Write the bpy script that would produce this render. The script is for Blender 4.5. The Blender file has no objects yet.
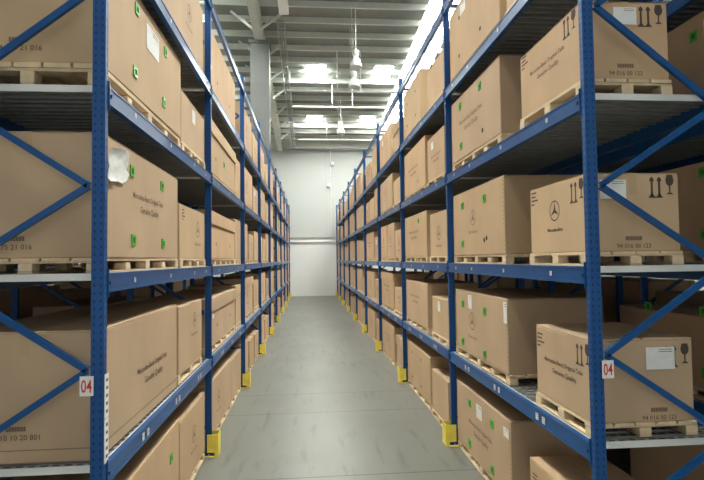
import bpy, math, random
from mathutils import Matrix, Vector
rnd = random.Random(11)
scene = bpy.context.scene
COL = scene.collection

# ------------------------------------------------------------------ helpers
class MB:
    """collects boxes, prisms and tubes into one mesh"""
    def __init__(s): s.v=[]; s.f=[]; s.m=[]; s.sm=[]
    def add(s, verts, faces, mi=0, smooth=False):
        o=len(s.v); s.v+= [tuple(v) for v in verts]
        for f in faces: s.f.append([i+o for i in f]); s.m.append(mi); s.sm.append(smooth)
    def box(s,x0,x1,y0,y1,z0,z1,mi=0):
        if x0>x1:x0,x1=x1,x0
        if y0>y1:y0,y1=y1,y0
        v=[(x0,y0,z0),(x1,y0,z0),(x1,y1,z0),(x0,y1,z0),(x0,y0,z1),(x1,y0,z1),(x1,y1,z1),(x0,y1,z1)]
        s.add(v,[(0,3,2,1),(4,5,6,7),(0,1,5,4),(1,2,6,5),(2,3,7,6),(3,0,4,7)],mi)
    def bbox(s,x0,x1,y0,y1,z0,z1,b=.01,mi=0):
        """box with bevelled edges: three nested rings"""
        if x0>x1:x0,x1=x1,x0
        if y0>y1:y0,y1=y1,y0
        def ring(i,z):
            c=b*.0
            return [(x0+i+b,y0+i,z),(x1-i-b,y0+i,z),(x1-i,y0+i+b,z),(x1-i,y1-i-b,z),(x1-i-b,y1-i,z),(x0+i+b,y1-i,z),(x0+i,y1-i-b,z),(x0+i,y0+i+b,z)]
        rs=[ring(b,z0),ring(0,z0+b),ring(0,z1-b),ring(b,z1)]
        v=[p for r in rs for p in r]; f=[]
        for k in range(3):
            for i in range(8):
                j=(i+1)%8; f.append((k*8+i,k*8+j,k*8+8+j,k*8+8+i))
        f.append(tuple(reversed(range(8)))); f.append(tuple(range(24,32)))
        s.add(v,f,mi)
    def extr(s,poly,a,b,axis='z',mi=0,smooth=False):
        """closed 2-D polygon extruded along an axis; poly in the other two axes' order"""
        n=len(poly)
        def P(p,t):
            if axis=='z': return (p[0],p[1],t)
            if axis=='y': return (p[0],t,p[1])
            return (t,p[0],p[1])
        v=[P(p,a) for p in poly]+[P(p,b) for p in poly]
        f=[(i,(i+1)%n,n+(i+1)%n,n+i) for i in range(n)]
        s.add(v,f,mi,smooth); s.add(v,[tuple(reversed(range(n))),tuple(range(n,2*n))],mi)
    def bar(s,a,b,w,h,mi=0):
        a=Vector(a);b=Vector(b);d=(b-a).normalized()
        u=d.cross(Vector((0,0,1)));
        if u.length<1e-4:u=Vector((1,0,0))
        u.normalize(); n=u.cross(d).normalized()
        v=[]
        for p in (a,b):
            for su,sn in ((-1,-1),(1,-1),(1,1),(-1,1)): v.append(p+u*su*w/2+n*sn*h/2)
        s.add(v,[(0,1,2,3),(7,6,5,4),(0,4,5,1),(1,5,6,2),(2,6,7,3),(3,7,4,0)],mi)
    def chan(s,a,b,side,w,d,t,mi=0):
        """C-channel bar from a to b; 'side' is the direction its web faces"""
        a=Vector(a);b=Vector(b);D=(b-a).normalized();S=Vector(side);u=D.cross(S).normalized()
        prof=[(-w/2,0),(w/2,0),(w/2,-d),(w/2-t,-d),(w/2-t,-t),(-w/2+t,-t),(-w/2+t,-d),(-w/2,-d)]
        n=8; v=[p+u*q[0]+S*q[1] for p in (a,b) for q in prof]
        s.add(v,[(i,(i+1)%n,n+(i+1)%n,n+i) for i in range(n)],mi)
        for o in (0,n): s.add(v,[(o,o+1,o+4,o+5),(o+1,o+2,o+3,o+4),(o+5,o+6,o+7,o)],mi)
    def lathe(s,prof,c=(0,0,0),n=24,mi=0):
        v=[];f=[];m=len(prof)
        for i in range(n):
            a=2*math.pi*i/n
            for r,z in prof: v.append((c[0]+r*math.cos(a),c[1]+r*math.sin(a),c[2]+z))
        for i in range(n):
            j=(i+1)%n
            for k in range(m-1): f.append((i*m+k,j*m+k,j*m+k+1,i*m+k+1))
        s.add(v,f,mi,True)
    def tube(s,a,b,r,n=8,mi=0):
        a=Vector(a);b=Vector(b);d=(b-a).normalized()
        u=d.orthogonal().normalized();w=d.cross(u)
        v=[p+u*r*math.cos(2*math.pi*i/n)+w*r*math.sin(2*math.pi*i/n) for p in (a,b) for i in range(n)]
        s.add(v,[(i,(i+1)%n,n+(i+1)%n,n+i) for i in range(n)],mi,True)
        s.add(v,[tuple(reversed(range(n))),tuple(range(n,2*n))],mi)
    def mesh(s,name,mats):
        me=bpy.data.meshes.new(name); me.from_pydata(s.v,[],s.f)
        for m in (mats if isinstance(mats,(list,tuple)) else [mats]): me.materials.append(m)
        me.polygons.foreach_set('material_index',s.m); me.polygons.foreach_set('use_smooth',s.sm)
        me.validate(); me.update(); return me
    def build(s,name,mats,parent=None,loc=(0,0,0),label=None):
        return obj(name,s.mesh(name,mats),parent,loc,label)
def obj(name,me,parent=None,loc=(0,0,0),label=None,rot=None):
    o=bpy.data.objects.new(name,me); COL.objects.link(o); o.location=loc
    if parent: o.parent=parent
    if label: o['label']=label
    if rot: o.rotation_euler=rot
    return o
def tag(o,label,cat,group=None):
    o['label']=label; o['category']=cat
    if group:o['group']=group
    return o
def empty(name,loc,label,cat,group=None,rz=0):
    o=obj(name,None,None,loc); o.rotation_euler=(0,0,rz); o.empty_display_size=.1
    return tag(o,label,cat,group)
def struct(o): o['kind']='structure'; return o

# ------------------------------------------------------------------ materials
def mat(name,col,rough=.6,metal=0,noise=None,bump=None,objrand=0):
    m=bpy.data.materials.new(name); m.use_nodes=True; nt=m.node_tree; N=nt.nodes; L=nt.links
    b=N['Principled BSDF']; b.inputs['Roughness'].default_value=rough; b.inputs['Metallic'].default_value=metal
    b.inputs['Base Color'].default_value=(*col,1)
    if name.startswith('blue'): b.inputs['Specular IOR Level'].default_value=.4
    out=None
    tc=N.new('ShaderNodeTexCoord')
    if noise:
        sc,amt,stretch=noise
        mp=N.new('ShaderNodeMapping'); mp.inputs['Scale'].default_value=stretch; L.new(tc.outputs['Object'],mp.inputs['Vector'])
        nz=N.new('ShaderNodeTexNoise'); nz.inputs['Scale'].default_value=sc; nz.inputs['Detail'].default_value=5; L.new(mp.outputs[0],nz.inputs['Vector'])
        mr=N.new('ShaderNodeMapRange'); mr.inputs[1].default_value=.3; mr.inputs[2].default_value=.7
        mr.inputs[3].default_value=1-amt; mr.inputs[4].default_value=1+amt; L.new(nz.outputs['Fac'],mr.inputs[0])
        val=mr.outputs[0]
        if objrand:
            oi=N.new('ShaderNodeObjectInfo'); m2=N.new('ShaderNodeMapRange'); m2.inputs[3].default_value=1-objrand; m2.inputs[4].default_value=1+objrand
            L.new(oi.outputs['Random'],m2.inputs[0]); mu=N.new('ShaderNodeMath'); mu.operation='MULTIPLY'
            L.new(val,mu.inputs[0]); L.new(m2.outputs[0],mu.inputs[1]); val=mu.outputs[0]
        hs=N.new('ShaderNodeHueSaturation'); hs.inputs['Color'].default_value=(*col,1); L.new(val,hs.inputs['Value'])
        L.new(hs.outputs[0],b.inputs['Base Color']); out=hs.outputs[0]
        if bump:
            bp=N.new('ShaderNodeBump'); bp.inputs['Strength'].default_value=bump; bp.inputs['Distance'].default_value=.01
            L.new(nz.outputs['Fac'],bp.inputs['Height']); L.new(bp.outputs[0],b.inputs['Normal'])
    m['out']=0
    return m
def math_node(nt,op,a,b=None,c=None):
    n=nt.nodes.new('ShaderNodeMath'); n.operation=op
    for i,x in enumerate((a,b,c)):
        if x is None: continue
        if isinstance(x,(int,float)): n.inputs[i].default_value=x
        else: nt.links.new(x,n.inputs[i])
    return n.outputs[0]
def mix_into(m,fac,col):
    """lays a second colour over the base colour where fac = 1"""
    nt=m.node_tree; b=nt.nodes['Principled BSDF']; mx=nt.nodes.new('ShaderNodeMix'); mx.data_type='RGBA'
    src=b.inputs['Base Color']
    if src.is_linked: nt.links.new(src.links[0].from_socket,mx.inputs[6])
    else: mx.inputs[6].default_value=src.default_value
    mx.inputs[7].default_value=(*col,1); nt.links.new(fac,mx.inputs[0]); nt.links.new(mx.outputs[2],src)

CARD=[mat('cardboard',(.55,.385,.228),.75,0,(2.2,.07,(1,1,.5)),.12,.06),
      mat('cardboard_warm',(.56,.38,.222),.75,0,(2.6,.07,(1,1,.5)),.12,.05),
      mat('cardboard_grey',(.53,.375,.235),.75,0,(1.8,.08,(1,1,.5)),.12,.06)]
TAPE=mat('packing_tape',(.50,.35,.20),.35)
CREASE=mat('crease_shadow',(.20,.13,.075),.9)
WOOD=mat('pallet_wood',(.70,.545,.35),.75,0,(9,.16,(1,.25,2)),.2,.06)
BLUE=mat('blue_paint',(.004,.072,.235),.32,0,(5,.10,(1,1,.3)))
BLUEUP=mat('blue_punched_steel',(.004,.072,.25),.45,0,(5,.10,(1,1,.3)))
GALV=mat('galvanised_steel',(.24,.25,.235),.5,.3,(14,.12,(1,1,1)))
GRATE=mat('galvanised_grating',(.33,.34,.325),.45,.55,(14,.12,(1,1,1)))
EDGE=mat('deck_edge_white',(.72,.73,.70),.5,.1)
YEL=mat('yellow_paint',(.84,.70,.10),.5,0,(9,.12,(1,1,1)))
INK=mat('print_ink',(.075,.055,.04),.8)
INKM=mat('print_ink_brown',(.15,.105,.065),.8)
INKL=mat('print_ink_faded',(.20,.135,.085),.8)
PAPER=mat('paper_white',(.80,.80,.77),.6,0,(18,.06,(1,1,1)),.25)
GREEN=mat('green_plastic',(.08,.46,.055),.4)
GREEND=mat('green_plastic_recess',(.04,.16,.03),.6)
HOLE=mat('hole_dark',(.02,.016,.012),.9)
RED=mat('sign_red',(.62,.045,.03),.5)
WHITE=mat('sign_white',(.82,.80,.78),.5)
CONC=mat('concrete_floor',(.178,.180,.157),.42,0,(1.1,.10,(1,.35,1)),.04)
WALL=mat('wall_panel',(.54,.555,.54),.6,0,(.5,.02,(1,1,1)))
WALL_BRIGHT=mat('wall_panel_brightened',(.90,.92,.91),.6,0,(.5,.02,(1,1,1)))  # lower wall colour lightened to offset light falling off towards the floor
RAIL=mat('wall_rail_grey',(.45,.46,.46),.5)
ROOF=mat('roof_sheet',(.27,.285,.265),.6,0,(3,.05,(1,1,1)))
PURL=mat('purlin_paint',(.68,.71,.66),.5,0,(3,.04,(1,1,1)))
STEELC=mat('column_paint',(.115,.12,.115),.55,0,(2,.08,(1,1,1)))
LAMPW=mat('lamp_white',(.85,.86,.84),.35)
LAMPG=mat('lamp_grey',(.45,.46,.45),.4,.4)
CABLE=mat('cable_dark',(.30,.31,.30),.6)
def emit(name,col,st):
    m=mat(name,col,.5); b=m.node_tree.nodes['Principled BSDF']
    b.inputs['Emission Color'].default_value=(*col,1); b.inputs['Emission Strength'].default_value=st; return m
FILL=emit('fill_panel_sheet',(.975,1.,.955),44.)  # glow of unseen roof panels added to brighten the near aisle
SKYF=emit('far_skylight_sheet',(.975,1.,.955),72.)
SKYS=emit('skylight_strip_sheet',(.975,1.,.955),6.)

# punched holes of the uprights: two rows on every face, 50 mm pitch
nt=BLUEUP.node_tree
tc=nt.nodes.new('ShaderNodeTexCoord'); sp=nt.nodes.new('ShaderNodeSeparateXYZ'); nt.links.new(tc.outputs['Object'],sp.inputs[0])
sn=nt.nodes.new('ShaderNodeSeparateXYZ'); nt.links.new(tc.outputs['Normal'],sn.inputs[0])
X,Y,Z=sp.outputs
fz=math_node(nt,'ABSOLUTE',math_node(nt,'SUBTRACT',math_node(nt,'FRACT',math_node(nt,'MULTIPLY',Z,20.)),.5))
inz=math_node(nt,'LESS_THAN',fz,.19)
def rows(c,off,w,nn):
    a=math_node(nt,'ABSOLUTE',math_node(nt,'SUBTRACT',math_node(nt,'ABSOLUTE',c),off))
    return math_node(nt,'MULTIPLY',math_node(nt,'LESS_THAN',a,w),math_node(nt,'GREATER_THAN',math_node(nt,'ABSOLUTE',nn),.5))
hol=math_node(nt,'MULTIPLY',inz,math_node(nt,'MAXIMUM',rows(X,.021,.0055,sn.outputs[1]),rows(Y,.011,.0055,sn.outputs[0])))
mix_into(BLUEUP,hol,(.004,.02,.07))
# slots of the grating shelves
nt=GRATE.node_tree
tc=nt.nodes.new('ShaderNodeTexCoord'); sp=nt.nodes.new('ShaderNodeSeparateXYZ'); nt.links.new(tc.outputs['Object'],sp.inputs[0])
def fr(c,p): return math_node(nt,'FRACT',math_node(nt,'MULTIPLY',c,1/p))
g=math_node(nt,'MULTIPLY',math_node(nt,'GREATER_THAN',fr(sp.outputs[0],.075),.4),math_node(nt,'GREATER_THAN',fr(sp.outputs[1],.05),.5))
mix_into(GRATE,g,(.05,.05,.047))
# saw-cut joints and scuffs of the floor
nt=CONC.node_tree
tc=nt.nodes.new('ShaderNodeTexCoord'); sp=nt.nodes.new('ShaderNodeSeparateXYZ'); nt.links.new(tc.outputs['Object'],sp.inputs[0])
def scuff(scale,stretch,lo,hi,col,amt):
    mp=nt.nodes.new('ShaderNodeMapping'); mp.inputs['Scale'].default_value=stretch; nt.links.new(tc.outputs['Object'],mp.inputs[0])
    nz=nt.nodes.new('ShaderNodeTexNoise'); nz.inputs['Scale'].default_value=scale; nz.inputs['Detail'].default_value=6; nt.links.new(mp.outputs[0],nz.inputs['Vector'])
    mr=nt.nodes.new('ShaderNodeMapRange'); mr.inputs[1].default_value=lo; mr.inputs[2].default_value=hi; mr.inputs[3].default_value=0; mr.inputs[4].default_value=amt
    nt.links.new(nz.outputs['Fac'],mr.inputs[0]); mix_into(CONC,mr.outputs[0],col)
scuff(2.2,(2.8,.45,1),.56,.74,(.07,.07,.062),.6)
scuff(.7,(1,1,1),.48,.68,(.15,.148,.13),.6)
jl=None
for y in (6.15,8.71,9.93,15.2,20.5,25.8,31.1):
    e=math_node(nt,'LESS_THAN',math_node(nt,'ABSOLUTE',math_node(nt,'SUBTRACT',sp.outputs[1],y)),.011)
    jl=e if jl is None else math_node(nt,'MAXIMUM',jl,e)
mix_into(CONC,math_node(nt,'MULTIPLY',jl,.85),(.06,.058,.05))

# ------------------------------------------------------------------ the hall
YB=36.4; XL,XR=-17.,17.; Y0H=-9.
def roofz(y): return 11.2+.075*(YB-y)
m=MB(); m.box(XL,XR,Y0H,YB+.3,-.25,0); struct(m.build('floor',CONC))
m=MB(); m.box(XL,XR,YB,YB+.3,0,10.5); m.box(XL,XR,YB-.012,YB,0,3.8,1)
for x in [XL+1.2+i*2.85 for i in range(12)]:
    m.box(x-.012,x+.012,YB-.006,YB+.01,3.8,10.5,2)
struct(m.build('wall_back',[WALL,WALL_BRIGHT,RAIL]))
m=MB(); m.box(XL,XR,YB-.10,YB,3.80,3.86); m.box(XL,XR,YB-.05,YB,3.86,4.14,1); m.box(XL,XR,YB-.14,YB,4.14,4.21); struct(m.build('trim_1',[RAIL,WALL_BRIGHT]))
m=MB(); m.box(XL,XR,YB-.35,YB+.3,10.5,11.3); m.box(XL,XR,YB-.42,YB+.3,10.44,10.5,1); struct(m.build('trim_2',[PURL,RAIL]))
for nm,x0,x1 in (('wall_left',XL-.3,XL),('wall_right',XR,XR+.3)):
    m=MB(); m.extr([(Y0H,0),(YB+.3,0),(YB+.3,11.4),(Y0H,roofz(Y0H)+.2)],x0,x1,'x'); struct(m.build(nm,WALL))
m=MB(); m.box(XL,-6.5,Y0H,Y0H+.3,0,14); m.box(7,XR,Y0H,Y0H+.3,0,14); m.box(-6.5,7,Y0H,Y0H+.3,9.5,14); struct(m.build('wall_light_block',WALL))  # unseen end wall added to keep rear light off the side aisles
# roof sheet with open bays for the skylights and the added fill panels
sky_strips=[(-5.5,-4.15),(4.75,6.1)]; 
panels=[(x,y) for y in (1.0,4.2,7.4,10.6,13.8,16.8) for x in (-2.93,3.83)]+[(x,y) for y in (25.4,32.4) for x in (.45,3.83)]  # only the far rows are skylights, the near rows are added fill
holes=[(a,b,14.,35.) for a,b in sky_strips]+[(x-.5,x+.5,y-1.1,y+1.1) if y<20 else (x-.45,x+.45,y-.8,y+.8) for x,y in panels]
xs=sorted({XL-.3,XR+.3}|{h[0] for h in holes}|{h[1] for h in holes}); ys=sorted({Y0H,YB+.3}|{h[2] for h in holes}|{h[3] for h in holes})
m=MB()
for i in range(len(xs)-1):
    for j in range(len(ys)-1):
        cx,cy=(xs[i]+xs[i+1])/2,(ys[j]+ys[j+1])/2
        if any(h[0]<cx<h[1] and h[2]<cy<h[3] for h in holes): continue
        a,b,c,d=xs[i],xs[i+1],ys[j],ys[j+1]
        v=[(a,c,roofz(c)),(b,c,roofz(c)),(b,d,roofz(d)),(a,d,roofz(d))]; v+=[(p[0],p[1],p[2]+.12) for p in v]
        m.add(v,[(0,3,2,1),(4,5,6,7),(0,1,5,4),(1,2,6,5),(2,3,7,6),(3,0,4,7)])
struct(m.build('ceiling',ROOF))
for k,h in enumerate(holes):
    a,b,c,d=h; m=MB(); v=[(a,c,roofz(c)+.06),(b,c,roofz(c)+.06),(b,d,roofz(d)+.06),(a,d,roofz(d)+.06)]; v+=[(p[0],p[1],p[2]+.03) for p in v]
    m.add(v,[(0,3,2,1),(4,5,6,7),(0,1,5,4),(1,2,6,5),(2,3,7,6),(3,0,4,7)])
    struct(m.build('skylight_or_fill_%d'%(k+1),SKYS if k<2 else (SKYF if c>20 else FILL)))
# Z-purlins across the hall
pm=MB(); pm.extr([(0,0),(0,-.27),(-.09,-.27),(-.09,-.255),(-.012,-.255),(-.012,0)],XL,XR,'x'); pmesh=pm.mesh('purlin',PURL)
n=3; y=Y0H+.6
while y<YB-.5:
    struct(obj('trim_%d'%n,pmesh,None,(0,y,roofz(y)))); n+=1; y+=1.15
# rafters with haunch, fly braces, column
def rafter(x,ya,yb,name):
    m=MB(); 
    for (w,z0,z1) in ((.32,-.30,-.27),(.32,-.98,-.95),(.03,-.95,-.30)):
        v=[(x+sx*w/2,yy,roofz(yy)+zz) for yy in (ya,yb) for sx,zz in ((-1,z0),(1,z0),(1,z1),(-1,z1))]
        m.add(v,[(0,1,2,3),(7,6,5,4),(0,4,5,1),(1,5,6,2),(2,6,7,3),(3,7,4,0)])
    y=ya+1.0
    while y<yb-.3:
        for s in (-1,1): m.bar((x+s*.10,y,roofz(y)-.93),(x+s*1.0,y,roofz(y)-.22),.085,.085)
        y+=2.3
    return struct(m.build(name,PURL))
for k,x in enumerate((-13.9,-1.93,10.)): rafter(x,Y0H+.1,YB-.4,'trim_%d'%(n+k))
n+=3
m=MB(); m.bbox(-2.27,-1.51,20.30,21.0,0,roofz(20.65)-1.0,.02); m.box(-2.32,-1.48,20.25,21.05,roofz(20.65)-1.12,roofz(20.65)-1.0)
struct(m.build('structural_column',STEELC))

# ------------------------------------------------------------------ racks
RY0=3.404; BAY=3.6; LEV=[1.270,2.503,3.745,4.955,6.174]; DEP=1.10; UW=.082; UD=.046; TOP=6.42
um=MB(); t=.006; a,b=UW/2,UD/2
um.extr([(-a,-b),(a,-b),(a,-b+.014),(a-t,-b+.014),(a-t,-b+t),(-a+t,-b+t),(-a+t,b-t),(a-t,b-t),(a-t,b-.014),(a,b-.014),(a,b),(-a,b)],0,TOP,'z')
um.box(-a-.02,a+.03,-b-.03,b+.03,0,.008)
UPR=um.mesh('rack_upright',BLUEUP)
def beam_mesh():
    m=MB(); y0,y1=UD,BAY
    m.box(-.002,.042,y0+.004,y1-.004,-.125,-.0)          # box section
    m.box(-.008,.0,y0+.004,y1-.004,-.018,-.004); m.box(-.008,.0,y0+.004,y1-.004,-.125,-.108)  # rolled lips
    for yy in (y0+.002,y1-.010): m.box(-.010,.05,yy,yy+.008,-.16,.03)   # end connectors
    for yy in (y0+.03,y1-.05): m.box(-.014,-.002,yy,yy+.02,-.075,-.055)  # lock bolts
    return m.mesh('shelf_beam',BLUE)
BEAM=beam_mesh()
def deck_mesh(matl,y0=UD+.006,y1=BAY-.004):
    m=MB(); w=DEP-.10; y0+=.006; y1-=.006
    prof=[]; y=y0; p=.10
    while y+p<=y1+1e-6:
        prof+=[(y,0),(y+.055,0),(y+.062,-.032),(y+.093,-.032)]; y+=p
    prof.append((y1,0))
    v=[];f=[]
    for x in (.0,w):
        for q in prof: v.append((x,q[0],q[1]-.004))
    k=len(prof)
    for i in range(k-1): f.append((i,k+i,k+i+1,i+1))
    o=len(v); v+=[(p_[0],p_[1],p_[2]-.003) for p_ in v[:2*k]]
    for i in range(k-1): f.append((o+i,o+i+1,o+k+i+1,o+k+i))
    m.add(v,f,0)
    m.box(0,w,y0-.005,y0-.001,-.047,0,1); m.box(0,w,y1+.001,y1+.005,-.047,0,1)   # folded end edges
    m.box(-.012,-.002,y0,y1,-.02,0.002,1)                                           # front lip over the beam
    return m.mesh('shelf_deck',[matl,EDGE])
DECK=deck_mesh(GALV); DECKG=deck_mesh(GRATE); DECKS=deck_mesh(GALV,y1=2.85); DECKGS=deck_mesh(GRATE,y1=2.85)
AN=[.698,1.885,3.07,4.36,5.57]; RN=[.10,1.29,2.48,3.65,4.96,6.16]
def diag_mesh(s,z0,z1):
    m=MB(); xa,xb=.10,DEP-.10
    m.chan((s*xa,-.004,z0),(s*xb,-.004,z1),(0,-1,0),.042,.03,.004)
    m.tube((s*xa,-.012,z0),(s*xa,.0,z0),.011,6); m.tube((s*xb,-.012,z1),(s*xb,.0,z1),.011,6)
    return m.mesh('diagonal_brace',BLUE)
def horiz_mesh(s):
    m=MB(); m.chan((s*.05,.03,0),(s*(DEP-.05),.03,0),(0,-1,0),.042,.03,.004); return m.mesh('horizontal_brace',BLUE)
def label_mesh():
    m=MB(); m.box(-.003,0,-.026,.026,-.033,.033)
    for i in range(3): m.box(-.0036,-.003,-.018,.018-.01*i,.016-.018*i,.021-.018*i,1)
    return m.mesh('beam_label',[WHITE,INKL])
BLAB=label_mesh()
DM={(s,i,j):diag_mesh(s,AN[i],RN[i+j]) for s in (1,-1) for i in range(5) for j in (0,1)}; HM={s:horiz_mesh(s) for s in (1,-1)}
def rack(xa,s,nb,label,detail=True,y0=RY0,skip_deck=(),levels=LEV):
    R=empty('pallet_rack',(xa+s*DEP/2,y0,0),label,'rack','pallet racks')
    ox=-s*DEP/2
    for k in range(nb+1):
        for rear in (False,True):
            x=(UW/2 if not rear else DEP-UW/2)
            o=obj('rack_upright',UPR,R,(ox+s*x,k*BAY+UD/2,0)); flip=(s<0)!=rear
            if flip: o.rotation_euler=(0,0,math.pi)
        for i in range(5):
            for j in (0,1): obj('diagonal_brace',DM[s,i,j],R,(ox,k*BAY-.002,0))
        for z in (.35,6.2): obj('horizontal_brace',HM[s],R,(ox,k*BAY,z))
    for b in range(nb):
        for li,z in enumerate(levels):
            o=obj('shelf_beam',BEAM,R,(ox,b*BAY,z)); 
            if s<0: o.scale=(-1,1,1)
            if detail and b<4 and li<4:
                for yy in ([.55,1.55,2.55,3.2] if li else [.75,.87,1.75,1.87,2.75,2.87]):
                    obj('beam_label',BLAB,o,(-.010,yy,-.062)).scale=(1,.6,.55) if li else (1,.9,.85)
            if b<2 or not detail or li<4:
                o=obj('rear_beam',BEAM,R,(ox+s*DEP,b*BAY,z)); 
                if s>0: o.scale=(-1,1,1)
            if li==4: continue
            me=DECKG if li==0 else DECK
            if b in skip_deck: me=DECKGS if li==0 else DECKS
            o=obj('shelf_deck',me,R,(ox+s*.05,b*BAY,z),label='galvanised corrugated steel shelf deck')
            if s<0: o.scale=(-1,1,1)
    return R
XAL,XAR=-1.311,1.950
RL=rack(XAL,-1,9,'long blue pallet rack on the left of the aisle',skip_deck=(4,))
RR=rack(XAR,1,9,'long blue pallet rack on the right of the aisle')
BKR=XAR+DEP+.36; BKL=XAL-DEP-.36
rack(BKR,1,3,'dim blue rack standing back to back behind the right rack',False)
rack(BKL,-1,3,'dim blue rack standing back to back behind the left rack',False)
rack(BKR+DEP+.3,1,5,'third blue rack row beyond the dim one on the right',False)
rack(BKL-DEP-.3,-1,5,'third blue rack row beyond the dim one on the left',False)
# bay signs and label strip of the two front uprights
_txt={}
def text_mesh(s,matl,width=None,height=None):
    key=(s,matl.name,width,height)
    if key in _txt: return _txt[key]
    c=bpy.data.curves.new('lettering','FONT'); c.body=s; c.size=1; c.align_x='CENTER'; c.align_y='CENTER'; c.resolution_u=2; c.offset=.012
    o=bpy.data.objects.new('lettering',c); COL.objects.link(o); bpy.context.view_layer.update()
    me=bpy.data.meshes.new_from_object(o.evaluated_get(bpy.context.evaluated_depsgraph_get()))
    bpy.data.objects.remove(o); me.name='lettering'
    xs=[v.co.x for v in me.vertices]; ys=[v.co.y for v in me.vertices]
    w=max(xs)-min(xs); h=max(ys)-min(ys); cx=(max(xs)+min(xs))/2; cy=(max(ys)+min(ys))/2
    sx=(width/w) if width else height/h; sy=(height/h) if height else sx
    for v in me.vertices: v.co=((v.co.x-cx)*sx,(v.co.y-cy)*sy,0)
    me.materials.clear(); me.materials.append(matl); _txt[key]=me; return me
def place(o,origin,right,normal):
    """orient a flat mesh drawn in x-right, y-up, z-out"""
    r=Vector(right); nn=Vector(normal); u=nn.cross(r)
    o.matrix_local=Matrix(((r.x,u.x,nn.x,origin[0]),(r.y,u.y,nn.y,origin[1]),(r.z,u.z,nn.z,origin[2]),(0,0,0,1)))
for R,xc in ((RL,-1.412),(RR,2.056)):
    m=MB(); m.box(-.042,.042,-.062,.062,-.004,0)
    sg=m.build('location_sign',WHITE,R,label='small white plate reading 04 in red')
    place(sg,(xc-R.location.x,-.012,1.79),(1,0,0),(0,-1,0))
    nu=obj('numerals',text_mesh('04',RED,.066,.085),sg,(0,0,.0012))
m=MB(); 
for k in range(2):
    z=1.29+k*.285; m.box(0,.003,-.032,.032,z,z+.28)
    for j in range(5): m.box(.003,.0036,-.012,.02,z+.03+j*.05,z+.05+j*.05,1)
st=m.build('label_strip',[WHITE,INKL],RL,(DEP/2+.001,.04,0),label='white strip of printed location labels')

# ------------------------------------------------------------------ yellow column guards
gm=MB(); w,d,h,t=.088,.100,.285,.012
pts=[(-d,-w),(-d+.03,-w-.012),(0,-w-.012)]
gm.box(-d,-d+t,-w,w,.0,h)
for s in (-1,1):
    gm.box(-d,.045,s*w-t/2,s*w+t/2,.055,h); gm.box(-d,-.05,s*w-t/2,s*w+t/2,0,.055)
    gm.box(-.06,.075,s*w,s*(w+.03),0,.012) 
    gm.tube((.02,s*(w+.015),.012),(.02,s*(w+.015),.035),.01,6,1)
GU=gm.mesh('column_guard',[YEL,LAMPG])
ORD=['first','second','third','fourth','fifth','sixth','seventh','eighth','ninth','tenth']
for side,xa,s in (('left',XAL,-1),('right',XAR,1)):
    for k in range(1,10):
        o=obj('column_guard',GU,None,(xa,RY0+k*BAY+UD/2,0))
        if s<0:o.rotation_euler=(0,0,math.pi)
        tag(o,'yellow steel guard at the foot of the %s upright of the %s rack'%(ORD[k],side),'guard','yellow upright guards')

# ------------------------------------------------------------------ pallets
_pal={}
def pallet_parts(L,W):
    key=(round(L,2),round(W,2))
    if key in _pal: return _pal[key]
    d=MB(); n=max(3,int(W/.16)); g=W/n
    for i in range(n): d.box(-W/2+i*g+.008,-W/2+(i+1)*g-.008,-L/2,L/2,.080,.1)
    for y in (-L/2+.06,0,L/2-.06): d.box(-W/2,W/2,y-.05,y+.05,.066,.0795)
    bl=MB(); bl.bbox(-.045,.045,-.05,.05,.012,.0655,.004)
    ru=MB(); ru.box(-.045,.045,-L/2,L/2,0,.0118)
    al=MB(); al.v=list(d.v); al.f=[list(f) for f in d.f]; al.m=list(d.m); al.sm=list(d.sm)
    ny=max(2,round(L/.5)); pos=[(x,-L/2+.05+j*(L-.1)/ny) for x in (-W/2+.045,0,W/2-.045) for j in range(ny+1)]
    for x,y in pos: al.box(x-.045,x+.045,y-.05,y+.05,.012,.066)
    for x in (-W/2+.045,0,W/2-.045): al.box(x-.045,x+.045,-L/2,L/2,0,.012)
    _pal[key]=(d.mesh('top_deck',WOOD),bl.mesh('block',WOOD),ru.mesh('runner',WOOD),al.mesh('pallet',WOOD),pos,W); return _pal[key]
def pallet(loc,L,W,label,detail,rz=0):
    D,B_,Rn,A,pos,W=pallet_parts(L,W)
    if not detail:
        o=obj('pallet',A,None,loc); o.rotation_euler=(0,0,rz); return tag(o,label,'pallet','wooden pallets under the cartons')
    P=empty('pallet',loc,label,'pallet','wooden pallets under the cartons',rz)
    obj('top_deck',D,P)
    for x,y in pos: obj('block',B_,P,(x,y,0))
    for x in (-W/2+.045,0,W/2-.045): obj('runner',Rn,P,(x,0,0))
    return P

# ------------------------------------------------------------------ marks printed on or stuck to cartons
def flat(polys,name,matl):
    m=MB()
    for p in polys: m.add([(x,y,0) for x,y in p],[tuple(range(len(p)))])
    return m.mesh(name,matl)
def circle(cx,cy,r,n=20): return [(cx+r*math.cos(2*math.pi*i/n),cy+r*math.sin(2*math.pi*i/n)) for i in range(n)]
def emblem(matl):
    R=.1; ps=[]; n=36
    for i in range(n):
        a,b=2*math.pi*i/n,2*math.pi*(i+1)/n
        ps.append([(R*math.cos(a),R*math.sin(a)),(R*math.cos(b),R*math.sin(b)),((R-.011)*math.cos(b),(R-.011)*math.sin(b)),((R-.011)*math.cos(a),(R-.011)*math.sin(a))])
    for k in range(3):
        a=math.pi/2+k*2*math.pi/3; tip=(.092*math.cos(a),.092*math.sin(a))
        for s in (-1,1):
            q=a+s*math.pi/3; inn=(.020*math.cos(q),.020*math.sin(q))
            ps.append([(0,0),tip,inn] if s<0 else [(0,0),inn,tip])
    return flat(ps,'printed_emblem',matl)
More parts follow.
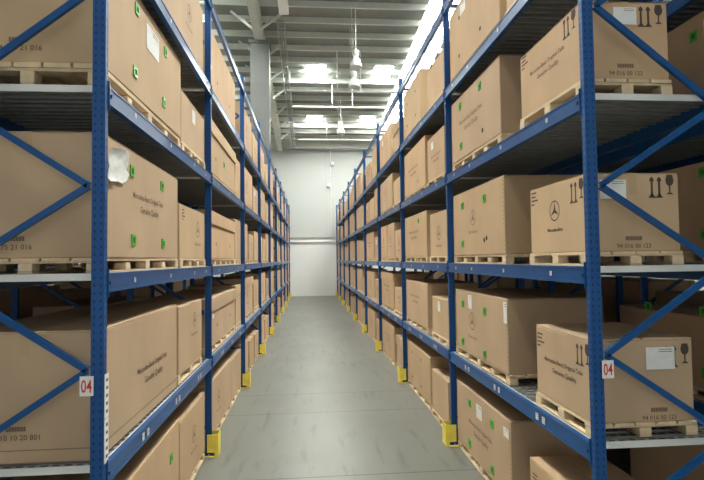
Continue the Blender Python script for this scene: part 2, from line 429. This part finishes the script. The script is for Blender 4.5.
def up_arrows(matl):
    ps=[]
    for x in (-.045,.045):
        ps.append([(x-.013,-.11),(x+.013,-.11),(x+.013,.07),(x-.013,.07)]); ps.append([(x-.03,.06),(x+.03,.06),(x+.02,.095),(x,.112),(x-.02,.095)])
        ps.append([(x-.03,-.115),(x+.03,-.115),(x+.012,-.085),(x-.012,-.085)])
    ps.append([(-.085,-.13),(.085,-.13),(.085,-.115),(-.085,-.115)])
    return flat(ps,'handling_symbol',matl)
def goblet(matl):
    ps=[[(-.035,.115),(-.05,.06),(-.045,.02),(-.02,-.01),(.02,-.01),(.045,.02),(.05,.06),(.035,.115)],
        [(-.009,-.01),(-.009,-.09),(.009,-.09),(.009,-.01)],[(-.045,-.11),(.045,-.11),(.02,-.09),(-.02,-.09)]]
    return flat(ps,'handling_symbol',matl)
EMB={k:emblem(k) for k in (INK,INKL)}; ARR=up_arrows(INK); GOB=goblet(INK)
def four_lines(matl):
    return flat([[(0,-i*.034),(w,-i*.034),(w,-i*.034+.013),(0,-i*.034+.013)] for i,w in enumerate((.10,.085,.13,.06))],'printed_lines',matl)
LINES=four_lines(INK)
BARS=flat([[(-.075+i*.0215,-.018),(-.075+i*.0215+.019,-.018),(-.075+i*.0215+.019,.018),(-.075+i*.0215,.018)] for i in range(7)],'printed_block',INKL)
def clip():
    m=MB(); o,i=.044,.022
    for a in ((-o,o,-o,-i),(-o,o,i,o),(-o,-i,-i,i),(i,o,-i,i)): m.box(a[0],a[1],a[2],a[3],0,.009)
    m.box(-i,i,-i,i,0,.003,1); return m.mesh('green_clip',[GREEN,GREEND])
CLIP=clip()
HOL=flat([circle(0,0,.028,14)],'hand_hole',HOLE)
def paper(w,h,lines=True):
    m=MB(); nx,ny=4,4; r=random.Random(int(w*1000))
    v=[(-w/2+w*i/nx,-h/2+h*j/ny,.002+r.random()*.0025) for j in range(ny+1) for i in range(nx+1)]
    m.add(v,[(j*(nx+1)+i,j*(nx+1)+i+1,(j+1)*(nx+1)+i+1,(j+1)*(nx+1)+i) for j in range(ny) for i in range(nx)],0,True)
    if lines:
        for k in range(2): m.add([(-w*.05,h*(.38-.1*k),.006),(w*.4,h*(.38-.1*k),.006),(w*.4,h*(.41-.1*k),.006),(-w*.05,h*(.41-.1*k),.006)],[(0,1,2,3)],1)
    return m.mesh('shipping_label',[PAPER,INKL])
def crumpled(w,h):
    m=MB(); r=random.Random(5); nx,ny=7,7; v=[]
    for j in range(ny+1):
        for i in range(nx+1):
            e=(i in (0,nx))or(j in (0,ny))
            v.append((-w/2+w*i/nx+(r.random()-.5)*.02,-h/2+h*j/ny+(r.random()-.5)*.02+.05*(i/nx-.5),.004+r.random()*(.03 if e else .010)))
    m.add(v,[(j*(nx+1)+i,j*(nx+1)+i+1,(j+1)*(nx+1)+i+1,(j+1)*(nx+1)+i) for j in range(ny) for i in range(nx)],0,True)
    return m.mesh('torn_paper',PAPER)
T1='Mercedes-Benz Original-Teile'; T2='Genuine Quality'

# ------------------------------------------------------------------ cartons
def carton_body(L,W,H,mats,simple,skirt=False):
    """closed double-wall box: bevelled walls, seam and base crease as strips in shadow colour"""
    m=MB(); top=H-.007 if not simple else H
    m.bbox(-W/2,W/2,-L/2,L/2,0,top,.007)
    if simple:
        m.box(-.004,.004,-L/2+.01,L/2-.01,H-.003,H+.0012,1)
    if skirt: m.box(-W/2-.002,W/2+.002,-L/2-.002,L/2+.002,.085,.089,1)
    return m.mesh('carton_body' if not simple else 'carton',mats)
class Carton:
    def __init__(c,side,y0,y1,z0,z1,W,label,detail=2,style=None,xface=None,dark=False):
        s=1 if side=='R' else -1
        xf=xface if xface is not None else (2.02 if side=='R' else -1.38)
        c.L,c.W,c.H=y1-y0,W,z1-z0; c.s=s
        mt=[rnd.choice(CARD),CREASE]
        rz=(0 if s>0 else math.pi)+ (rnd.uniform(-.006,.006))
        loc=(xf+s*W/2,(y0+y1)/2,z0)
        simple=detail<2
        me=carton_body(c.L,W,c.H,mt,simple,style=='skirt')
        if detail==0:
            c.o=obj('carton',me,None,loc); c.o.rotation_euler=(0,0,rz); tag(c.o,label,'carton','cartons on the racks'); return
        if detail==1:
            c.o=obj('carton',me,None,loc); c.o.rotation_euler=(0,0,rz); tag(c.o,label,'carton','cartons on the racks')
        else:
            c.o=empty('carton',loc,label,'carton','cartons on the racks',rz); obj('carton_body',me,c.o)
            for q in (-1,1):
                m=MB(); m.bbox(q*.004,q*(W/2-.001),-c.L/2+.001,c.L/2-.001,c.H-.0065,c.H+(.006 if style=='open' else 0),.002)
                m.build('top_flap',mt[0],c.o)
            m=MB(); m.box(-.03,.03,-c.L/2+.004,c.L/2-.004,c.H+.0003,c.H+.0012); 
            for q in (-1,1): m.box(-.03,.03,q*(c.L/2),q*(c.L/2+.0012),c.H-.16,c.H)
            if style!='open': m.build('packing_tape',TAPE,c.o)
        if style=='lid':
            e=.022; h=.17; m=MB(); W2,L2=W/2+e,c.L/2+e
            m.bbox(-W2,W2,-L2,L2,c.H+.003,c.H+.02,.006)
            for q in (-1,1):
                m.box(q*(W2-.008),q*W2,-L2+.006,L2-.006,c.H-h,c.H+.012); m.box(-W2+.001,W2-.001,q*(L2-.008),q*L2,c.H-h,c.H+.012)
            m.build('lid',mt[0],c.o,label='overhanging cardboard lid')
    def frame(c,face,u,v,off=.0016):
        if face=='A': return (-c.W/2-off,c.L/2-u,v),(0,-1,0),(-1,0,0)
        if face=='E':
            if c.s>0: return (-c.W/2+u,-c.L/2-off,v),(1,0,0),(0,-1,0)
            return (-c.W/2+u,c.L/2+off,v),(-1,0,0),(0,1,0)
    def put(c,name,me,face,u,v,off=.0016,scale=1,label=None):
        o=obj(name,me,c.o,label=label); place(o,*c.frame(face,u,v,off))
        if scale!=1: o.scale=(scale,)*3
        return o
    def clips(c,pts):
        for u,v in pts: c.put('green_clip',CLIP,'A',u,v,.0008,label='green plastic clip around a hand hole')
    def hole(c,pts):
        for u,v in pts: c.put('hand_hole',HOL,'A',u,v)
    def text(c,u,v,w,matl=INKL,gap=.105):
        c.put('printed_lettering',text_mesh(T1,matl,w),'A',u,v)
        c.put('printed_lettering',text_mesh(T2,matl,w*.62),'A',u+.02,v-gap)
    def star(c,u,v,matl=INKL,sc=1.,w=.32):
        c.put('printed_emblem',EMB[matl],'A',u,v,scale=sc)
        c.put('printed_lettering',text_mesh('Mercedes-Benz',matl,w),'A',u,v-.17*sc-.01)
    def staples(c):
        m=MB()
        for x,yy in ((0,0),):
            k=0; z=.04
            while z<c.H-.03: m.add([(-.006,z,0),(.006,z,0),(.006,z+.018,0),(-.006,z+.018,0)],[(0,1,2,3)]); z+=.045
        o=c.put('staple_row',m.mesh('staple_row',INKL),'A',c.L-.025 if c.s>0 else .025,0)
    def paper(c,face,u,v,w,h): c.put('shipping_label',paper(w,h),face,u,v,label='white paper shipping label')
    def symbols(c,ua,va,ea,eva,num='94 016 00 123'):
        c.put('handling_symbol',ARR,'A',ua,va,scale=.66,label='printed this-way-up arrows'); c.put('handling_symbol',GOB,'A',ua+.11,va+.012,scale=.66,label='printed fragile goblet')
        c.put('handling_symbol',ARR,'E',ea,eva,scale=.64,label='printed this-way-up arrows'); c.put('handling_symbol',GOB,'E',ea+.11,eva+.012,scale=.64,label='printed fragile goblet')
    def number(c,u,v,num='94 016 00 123',w=.26):
        c.put('printed_block',BARS,'E',u,v,scale=.85); c.put('printed_lettering',text_mesh(num,INKM,w),'E',u,v-.055)

TIER=['floor level','first shelf','second shelf','third shelf','fourth shelf']; TZ=[0]+LEV[:4]
def pos_word(i,n): return ['only'] [0] if n==1 else (['nearer','farther'][i] if n==2 else ['nearest','middle','farthest'][i])
def mk(side,bay,tier,i,n,y0,y1,top,W,adj,detail=2,style=None,pal=True,rackname=None,xface=None,ph=.1):
    sd=rackname or ('right rack' if side=='R' else 'left rack')
    z0=TZ[tier]+(ph+.0005 if pal else .0015)+(.0025 if tier else 0)
    s=1 if side=='R' else -1
    where='%s in %s bay, %s, %s'%(pos_word(i,n),ORD[bay],TIER[tier],sd)
    c=Carton(side,y0,y1,z0,top,W,'%s, %s'%(adj,where),detail,style,xface)
    if pal:
        xf=xface if xface is not None else (2.02 if side=='R' else -1.38)
        zp=TZ[tier]+(.0022 if tier else 0)
        P=pallet((xf+s*W/2,(y0+y1)/2,zp),y1-y0+.02,W+.03 if W<.9 else W,'pale wooden pallet under carton: %s'%where,detail==2)
        P.scale=(1,1,ph/.1)
    return c
big4=[(.44,.66),(1.30,.66),(.44,.155),(1.30,.155)]
cl4=[(.58,.68),(1.41,.68),(.62,.14),(1.45,.14)]
# left rack, first bay
c=mk('L',0,0,0,2,3.54,5.59,.915,.92,'long brown carton with a green clip'); c.clips([(1.73,.52),(.6,.52)])
c=mk('L',0,0,1,2,5.62,6.90,.86,.92,'plain brown carton showing a printed emblem'); c.star(.66,.42)
c=mk('L',0,1,0,2,3.52,5.47,2.125,.95,'large brown carton without pallet, faint lettering',2,'skirt',False); c.text(1.16,.405,.83,INKM); c.number(.52,.225,'B410 10 20 801',.30)
c=mk('L',0,1,1,2,5.56,6.72,2.085,.90,'tall brown carton with small emblem'); c.star(.75,.50,INKL,.9)
c=mk('L',0,2,0,2,3.52,5.53,3.45,.95,'large brown carton with torn white paper'); c.clips(cl4); c.text(1.03,.495,.83,INKL)
o=c.put('torn_paper',crumpled(.36,.24),'A',.26,.665,label='torn crumpled white paper'); c.number(.55,.13,'075 21 016',.22)
c.put('packing_tape',flat([[(-.03,-.05),(.03,-.05),(.03,.05),(-.03,.05)]],'packing_tape',TAPE),'E',.9,.78)
c=mk('L',0,2,1,2,5.60,6.90,3.20,.66,'low brown carton with small print'); c.put('printed_lines',LINES,'A',.10,.53); c.star(.90,.36)
c=mk('L',0,3,0,2,3.52,5.63,4.765,.95,'big brown carton with pasted white label',ph=.165); c.clips([(.70,.72),(1.51,.70),(.66,.19),(1.47,.19)]); c.paper('A',1.12,.62,.36,.22); c.number(.53,.155,'94 410 21 016',.30)
c=mk('L',0,3,1,2,5.66,6.90,4.47,.66,'low brown carton with white slip',ph=.15); c.paper('A',.6,.42,.16,.16)
c=mk('L',0,4,0,1,4.86,6.86,5.93,.95,'large brown carton seen from below'); c.star(1.2,.45)
# right rack, first bay
c=mk('R',0,0,0,2,3.62,4.63,.72,.66,'low brown carton with open top flap seam',2,'open'); c.put('printed_lines',LINES,'A',.06,.5)
c=mk('R',0,0,1,2,5.08,6.94,.905,.9,'long brown carton with two white labels'); c.clips([(.55,.63),(1.34,.62),(.52,.12),(1.32,.11)]); c.paper('A',.91,.62,.2,.17); c.paper('A',1.75,.66,.14,.10); c.text(.92,.40,.80,INKM); c.staples()
c=mk('R',0,1,0,2,3.53,4.43,1.965,.77,'low brown carton with slightly raised flaps',2,'open'); c.text(.47,.325,.62,INKM,.075); c.put('printed_lines',LINES,'A',.03,.52); c.symbols(.74,.47,.60,.47); c.paper('E',.52,.455,.22,.16); c.number(.50,.085)
c=mk('R',0,1,1,2,5.07,6.94,2.145,.9,'long brown carton with bright green clips'); c.clips([(.35,.60),(1.19,.58),(.31,.10),(1.17,.09)]); c.paper('A',.65,.645,.15,.17); c.paper('A',1.82,.63,.09,.22); c.star(.72,.41,INKL,1.1); c.staples()
c=mk('R',0,2,0,2,3.53,4.48,3.18,.71,'small brown carton with big emblem'); c.star(.46,.345,INK,.85,.26); c.put('printed_lines',LINES,'A',.03,.53); c.symbols(.77,.46,.53,.475); c.paper('E',.20,.455,.20,.14); c.number(.35,.095)
c=mk('R',0,2,1,2,5.10,6.94,3.43,.9,'long brown carton with clips and torn hole'); c.clips([(.42,.65),(1.25,.65),(.41,.15)]); c.hole([(1.22,.17),(1.30,.19)]); c.star(.83,.46,INKL,.95); c.staples()
c=mk('R',0,3,0,2,3.53,4.62,4.46,.67,'small brown carton with faint lettering',ph=.13); c.text(.52,.345,.62,INKL,.075); c.put('printed_lines',LINES,'A',.04,.55); c.symbols(.87,.485,.49,.48); c.paper('E',.335,.475,.18,.13); c.number(.33,.10)
c=mk('R',0,3,1,2,5.15,6.94,4.715,.9,'long brown carton with one open hole',ph=.13); c.clips([(.41,.70),(1.18,.71),(.42,.17)]); c.hole([(1.24,.17)]); c.text(.80,.47,.85,INKL)
c=mk('R',0,4,0,2,3.60,4.92,5.65,.8,'brown carton partly above the view')
c=mk('R',0,4,1,2,5.10,6.95,5.96,.9,'long brown carton with dark hand holes'); c.hole([(.45,.70),(1.25,.70),(1.25,.19),(.42,.20)]); c.paper('A',.62,.76,.22,.14)
# left rack, second bay
c=mk('L',1,0,0,2,7.16,9.15,.86,.92,'long brown carton with faint emblem'); c.star(.8,.42)
c=mk('L',1,0,1,2,9.20,10.48,.80,.92,'plain brown carton')
c=mk('L',1,1,0,2,7.20,9.70,2.03,.9,'long lidded brown carton',2,'lid'); c.hole([(.6,.25),(1.9,.25)]); c.paper('A',.25,.45,.10,.14)
c=mk('L',1,1,1,2,9.82,10.50,2.10,.9,'narrow tall brown carton')
c=mk('L',1,2,0,2,7.20,9.68,3.27,.9,'long lidded brown carton',2,'lid'); c.hole([(.55,.22),(1.9,.22)])
c=mk('L',1,2,1,2,9.74,10.50,3.37,.9,'narrow tall brown carton')
c=mk('L',1,3,0,2,7.20,9.72,4.58,.9,'long lidded brown carton',2,'lid'); c.hole([(.55,.25)]); c.clips([(1.3,.3)])
c=mk('L',1,3,1,2,9.80,10.50,4.56,.9,'narrow tall brown carton')
c=mk('L',1,4,0,1,7.20,9.80,5.95,.9,'very long brown carton with dark holes'); c.hole([(.7,.25),(1.9,.25)])
# right rack, second bay
c=mk('R',1,0,0,2,7.42,8.38,.745,.66,'low brown carton')
c=mk('R',1,0,1,2,8.50,10.48,.90,.9,'long brown carton with dark hand holes'); c.hole([(.45,.62),(1.25,.62),(.45,.14),(1.25,.14)])
c=mk('R',1,1,0,2,7.30,8.28,1.955,.66,'low brown carton with white slip'); c.paper('A',.45,.45,.14,.16)
c=mk('R',1,1,1,2,8.62,10.50,2.14,.9,'long brown carton with faint lettering'); c.text(.85,.48,.8)
c=mk('R',1,2,0,2,7.28,8.32,3.295,.66,'brown carton with small emblem'); c.star(.55,.36,INKL,1.1)
c=mk('R',1,2,1,2,8.60,10.52,3.405,.9,'long brown carton with faint lettering'); c.text(.85,.47,.85); c.clips([(1.3,.66)])
c=mk('R',1,3,0,2,7.35,8.42,4.555,.66,'brown carton with white slip'); c.paper('A',.35,.55,.15,.12); c.text(.55,.36,.6,INKL,.08)
c=mk('R',1,3,1,2,8.60,10.50,4.71,.9,'long brown carton with faint lettering'); c.text(.85,.46,.85); c.hole([(1.3,.15)])
c=mk('R',1,4,0,2,7.30,8.35,5.69,.66,'plain brown carton')
c=mk('R',1,4,1,2,8.85,10.50,5.97,.9,'long brown carton with dark hand holes'); c.hole([(.4,.65),(1.2,.65),(.4,.2),(1.2,.2)])
# remaining bays
adjs={'long':'long brown carton','mid':'mid sized brown carton','small':'small brown carton'}
for side in 'LR':
    for bay in range(2,9):
        for tier in range(5):
            ya=RY0+bay*BAY+.16; yb=ya+BAY-.26
            r=rnd.random(); items=[]
            if side=='L' and bay==4: items=[('long',ya,ya+2.25)]
            elif r<.62:
                l=rnd.uniform(1.85,2.1); sm=rnd.uniform(.95,1.2)
                if side=='R': items=[('small',ya,ya+sm),('long',yb-l,yb)]
                else: items=[('long',ya,ya+l),('small',yb-sm,yb)]
            elif r<.85:
                a=rnd.uniform(.9,1.05); g=(yb-ya-3*a)/2; items=[('mid',ya+k*(a+g),ya+k*(a+g)+a) for k in range(3)]
            else:
                a=rnd.uniform(1.45,1.6); items=[('mid',ya,ya+a),('mid',yb-a,yb)]
            nn=len(items)
            for i,(kd,y0,y1) in enumerate(items):
                h={'long':rnd.uniform(.78,.84),'mid':rnd.uniform(.58,.86),'small':rnd.uniform(.52,.72)}[kd]
                if tier==4: h*=rnd.uniform(1.0,1.1)
                W={'long':.95,'mid':.9,'small':.68}[kd]
                if side=='L' and bay==4: W=.9
                style='lid' if rnd.random()<.10 else None
                det=1 if bay<5 else 0
                c=mk(side,bay,tier,i,nn,y0,y1,TZ[tier]+.1+h,W,adjs[kd],det,style if det else None)
                if det and bay<4:
                    q=rnd.random(); c.L_=c.L
                    if q<.35: c.star(c.L*.45,c.H*.55)
                    elif q<.7: c.text(c.L*.45,c.H*.6,c.L*.42)
                    if kd=='long' and rnd.random()<.5: c.hole([(.45,.62*c.H),(1.3,.62*c.H)])
                    if rnd.random()<.3: c.paper('A',c.L*.3,c.H*.75,.16,.14)
# back-to-back racks: only what the photo shows through the end frames
for tier,y1,top in ((0,5.4,.90),(1,5.5,2.02),(2,5.45,3.40),(3,5.5,4.73)):
    c=mk('R',0,tier,0,1,3.55,y1,top,.92,'dim brown carton',1,None,True,'rack behind right rack',BKR+.08)
    c.clips([(.5,.68),(1.24,.70),(.5,.15),(1.24,.15)]); 
    if tier==3: c.paper('A',1.46,.72,.20,.16)
c=mk('L',0,1,0,1,3.6,5.3,1.95,.9,'dim brown carton',1,None,True,'rack behind left rack',BKL-.08)
c=mk('L',1,1,0,1,7.3,9.3,1.98,.9,'dim brown carton',1,None,True,'rack behind left rack',BKL-.08)
c=mk('R',1,1,0,1,7.3,9.3,1.98,.9,'dim brown carton',1,None,True,'rack behind right rack',BKR+.08)
for bay in range(0,5):
    for tier in (0,1,2):
        for sd,x in (('L',BKL-DEP-.3-.08),('R',BKR+DEP+.3+.08)):
            if sd=='L' and (bay,tier)==(0,1): continue
            ya=RY0+bay*BAY+.2
            for i,(q0,q1) in enumerate(((0,1.95),(2.1,3.25))):
              mk(sd,bay,tier,i,2,ya+q0,ya+q1,TZ[tier]+(.92 if i==0 else .8),.9,'barely visible brown carton',0,None,True,'third rack row %s'%('left' if sd=='L' else 'right'),x)

# ------------------------------------------------------------------ hanging lamps and services
def lamp(x,y,z,label,wires=True):
    P=empty('high_bay_lamp',(x,y,z),label,'lamp','high bay lamps')
    m=MB(); m.lathe([(.235,-.20),(.24,-.185),(.20,-.06),(.15,.08),(.10,.16),(.085,.18)]); m.lathe([(.225,-.195),(.19,-.06),(.14,.07),(.09,.15)]); m.build('reflector',LAMPW,P)
    m=MB(); m.lathe([(.0,.46),(.07,.455),(.125,.42),(.13,.33),(.10,.24),(.085,.185),(0,.18)]); m.build('gear_housing',LAMPW,P)
    m=MB(); m.lathe([(0,-.10),(.05,-.08),(.06,-.02),(.045,.06),(.03,.14)],n=14); m.build('bulb',LAMPG,P)
    m=MB(); top=roofz(y)-.27-z
    m.tube((0,0,.455),(0,0,top),.014,6); m.tube((-.14,0,.30),(-.14,0,top),.008,6); m.build('suspension_cable',LAMPW,P)
    m=MB(); m.bar((-.15,0,.36),(.12,0,.36),.03,.03); m.build('hanging_bracket',LAMPG,P)
lamp(1.85,18.9,10.03,'nearest and highest of the white bell lamps hanging over the aisle')
lamp(1.92,20.6,9.86,'white bell lamp hanging just behind and below the nearest one')
lamp(1.83,27.7,9.68,'far white bell lamp hanging alone near the back wall')
def frame_pipe(y,z,x0,x1,hang,label):
    P=empty('sprinkler_pipe',((x0+x1)/2,y,z),label,'pipe','suspended white pipes'); cx=(x0+x1)/2
    m=MB(); m.tube((x0-cx,0,0),(x1-cx,0,0),.036,8); m.build('pipe_run',LAMPW,P)
    for x in hang:
        m=MB(); m.tube((x-cx,0,.05),(x-cx,0,roofz(y)-.26-z),.022,6); m.build('hanger',LAMPW,P)
frame_pipe(22.5,10.1,-.9,9.,(1.35,2.4),'nearest white pipe hung crosswise below the roof')
frame_pipe(26.2,10.5,-.8,9.,(1.3,2.35),'middle white pipe hung crosswise below the roof')
frame_pipe(32.,10.15,-.6,9.,(1.2,2.2),'farthest white pipe hung crosswise near the back wall')
P=empty('cable_tray',(-1.0,12,0),'grey cable tray running lengthwise under the roof beside the rafter','cable tray')
m=MB(); 
for a,b in ((19.3,35.8),):
    za,zb=roofz(a)-.75,roofz(b)-.75
    for dx in (-.14,.14): m.bar((dx,a-12,za),(dx,b-12,zb),.02,.09)
    y=a
    while y<b: m.bar((-.14,y-12,roofz(y)-.79),(.14,y-12,roofz(y)-.79),.03,.02); y+=.5
m.build('tray',LAMPG,P)
m=MB()
for dx in (-.06,0,.07): m.tube((dx,19.3-12,roofz(19.3)-.75),(dx,35.8-12,roofz(35.8)-.75),.022,6)
m.build('cable',CABLE,P)
y=20.3
while y<35.5:
    for q in (-.15,.15):
        m=MB(); m.tube((q,y-12,roofz(y)-.27),(q,y-12,roofz(y)-.8),.015,6); m.build('hanger',LAMPG,P)
    y+=2.3
m=MB(); m.bbox(-.18,.18,-.6,.6,-.09,.03,.01); o=m.build('strip_light',LAMPW,None,(-.84,18.3,11.85)); tag(o,'white strip light casing hanging high beside the cable tray','light')
m=MB()
for q in (-.4,.4): m.tube((0,q,.03),(0,q,.42),.01,6)
m.build('suspension_rod',LAMPG,o)
# wall items
m=MB(); m.tube((1.62,YB-.04,4.2),(1.62,YB-.04,10.4),.03,8); P=m.build('wall_conduit',LAMPW); tag(P,'thin white conduit running up the back wall','conduit')
for x,z,l in ((1.75,9.45,'upper'),(1.45,7.9,'lower')):
    m=MB(); m.bbox(-.13,.13,-.16,.0,-.12,.12,.02); m.lathe([(.0,-.2),(.09,-.2),(.12,-.12)],(0,-.08,0),12)
    o=m.build('wall_lamp',LAMPW,None,(x,YB-.005,z)); tag(o,'%s of two small white wall lamps on the back wall'%l,'wall lamp')

# ------------------------------------------------------------------ light and camera
w=bpy.data.worlds.new('world'); scene.world=w; w.use_nodes=True
bg=w.node_tree.nodes['Background']; bg.inputs[0].default_value=(.95,.98,1,1); bg.inputs[1].default_value=.52
f,yaw,pit,rol=509.106,.0851324,.0377556,-.0126557
cy,sy=math.cos(yaw),math.sin(yaw); cp,sp_=math.cos(pit),math.sin(pit)
right=Vector((cy,-sy,0)); fwd0=Vector((sy,cy,0)); up0=Vector((0,0,1))
fwd=fwd0*cp+up0*sp_; up=-fwd0*sp_+up0*cp
cr,sr=math.cos(rol),math.sin(rol)
r2=right*cr+up*sr; u2=up*cr-right*sr
cam=bpy.data.cameras.new('camera'); co=bpy.data.objects.new('camera',cam); COL.objects.link(co)
cam.sensor_width=36; cam.sensor_fit='HORIZONTAL'; cam.lens=f/704*36; cam.clip_end=200
b=-fwd
co.matrix_world=Matrix(((r2.x,u2.x,b.x,0),(r2.y,u2.y,b.y,0),(r2.z,u2.z,b.z,2.57369),(0,0,0,1)))
scene.camera=co
scene.view_settings.view_transform='Standard'; scene.view_settings.look='None'; scene.view_settings.gamma=1; scene.view_settings.use_curve_mapping=False
scene.view_settings.exposure=.88
scene.cycles.max_bounces=8; scene.cycles.diffuse_bounces=5
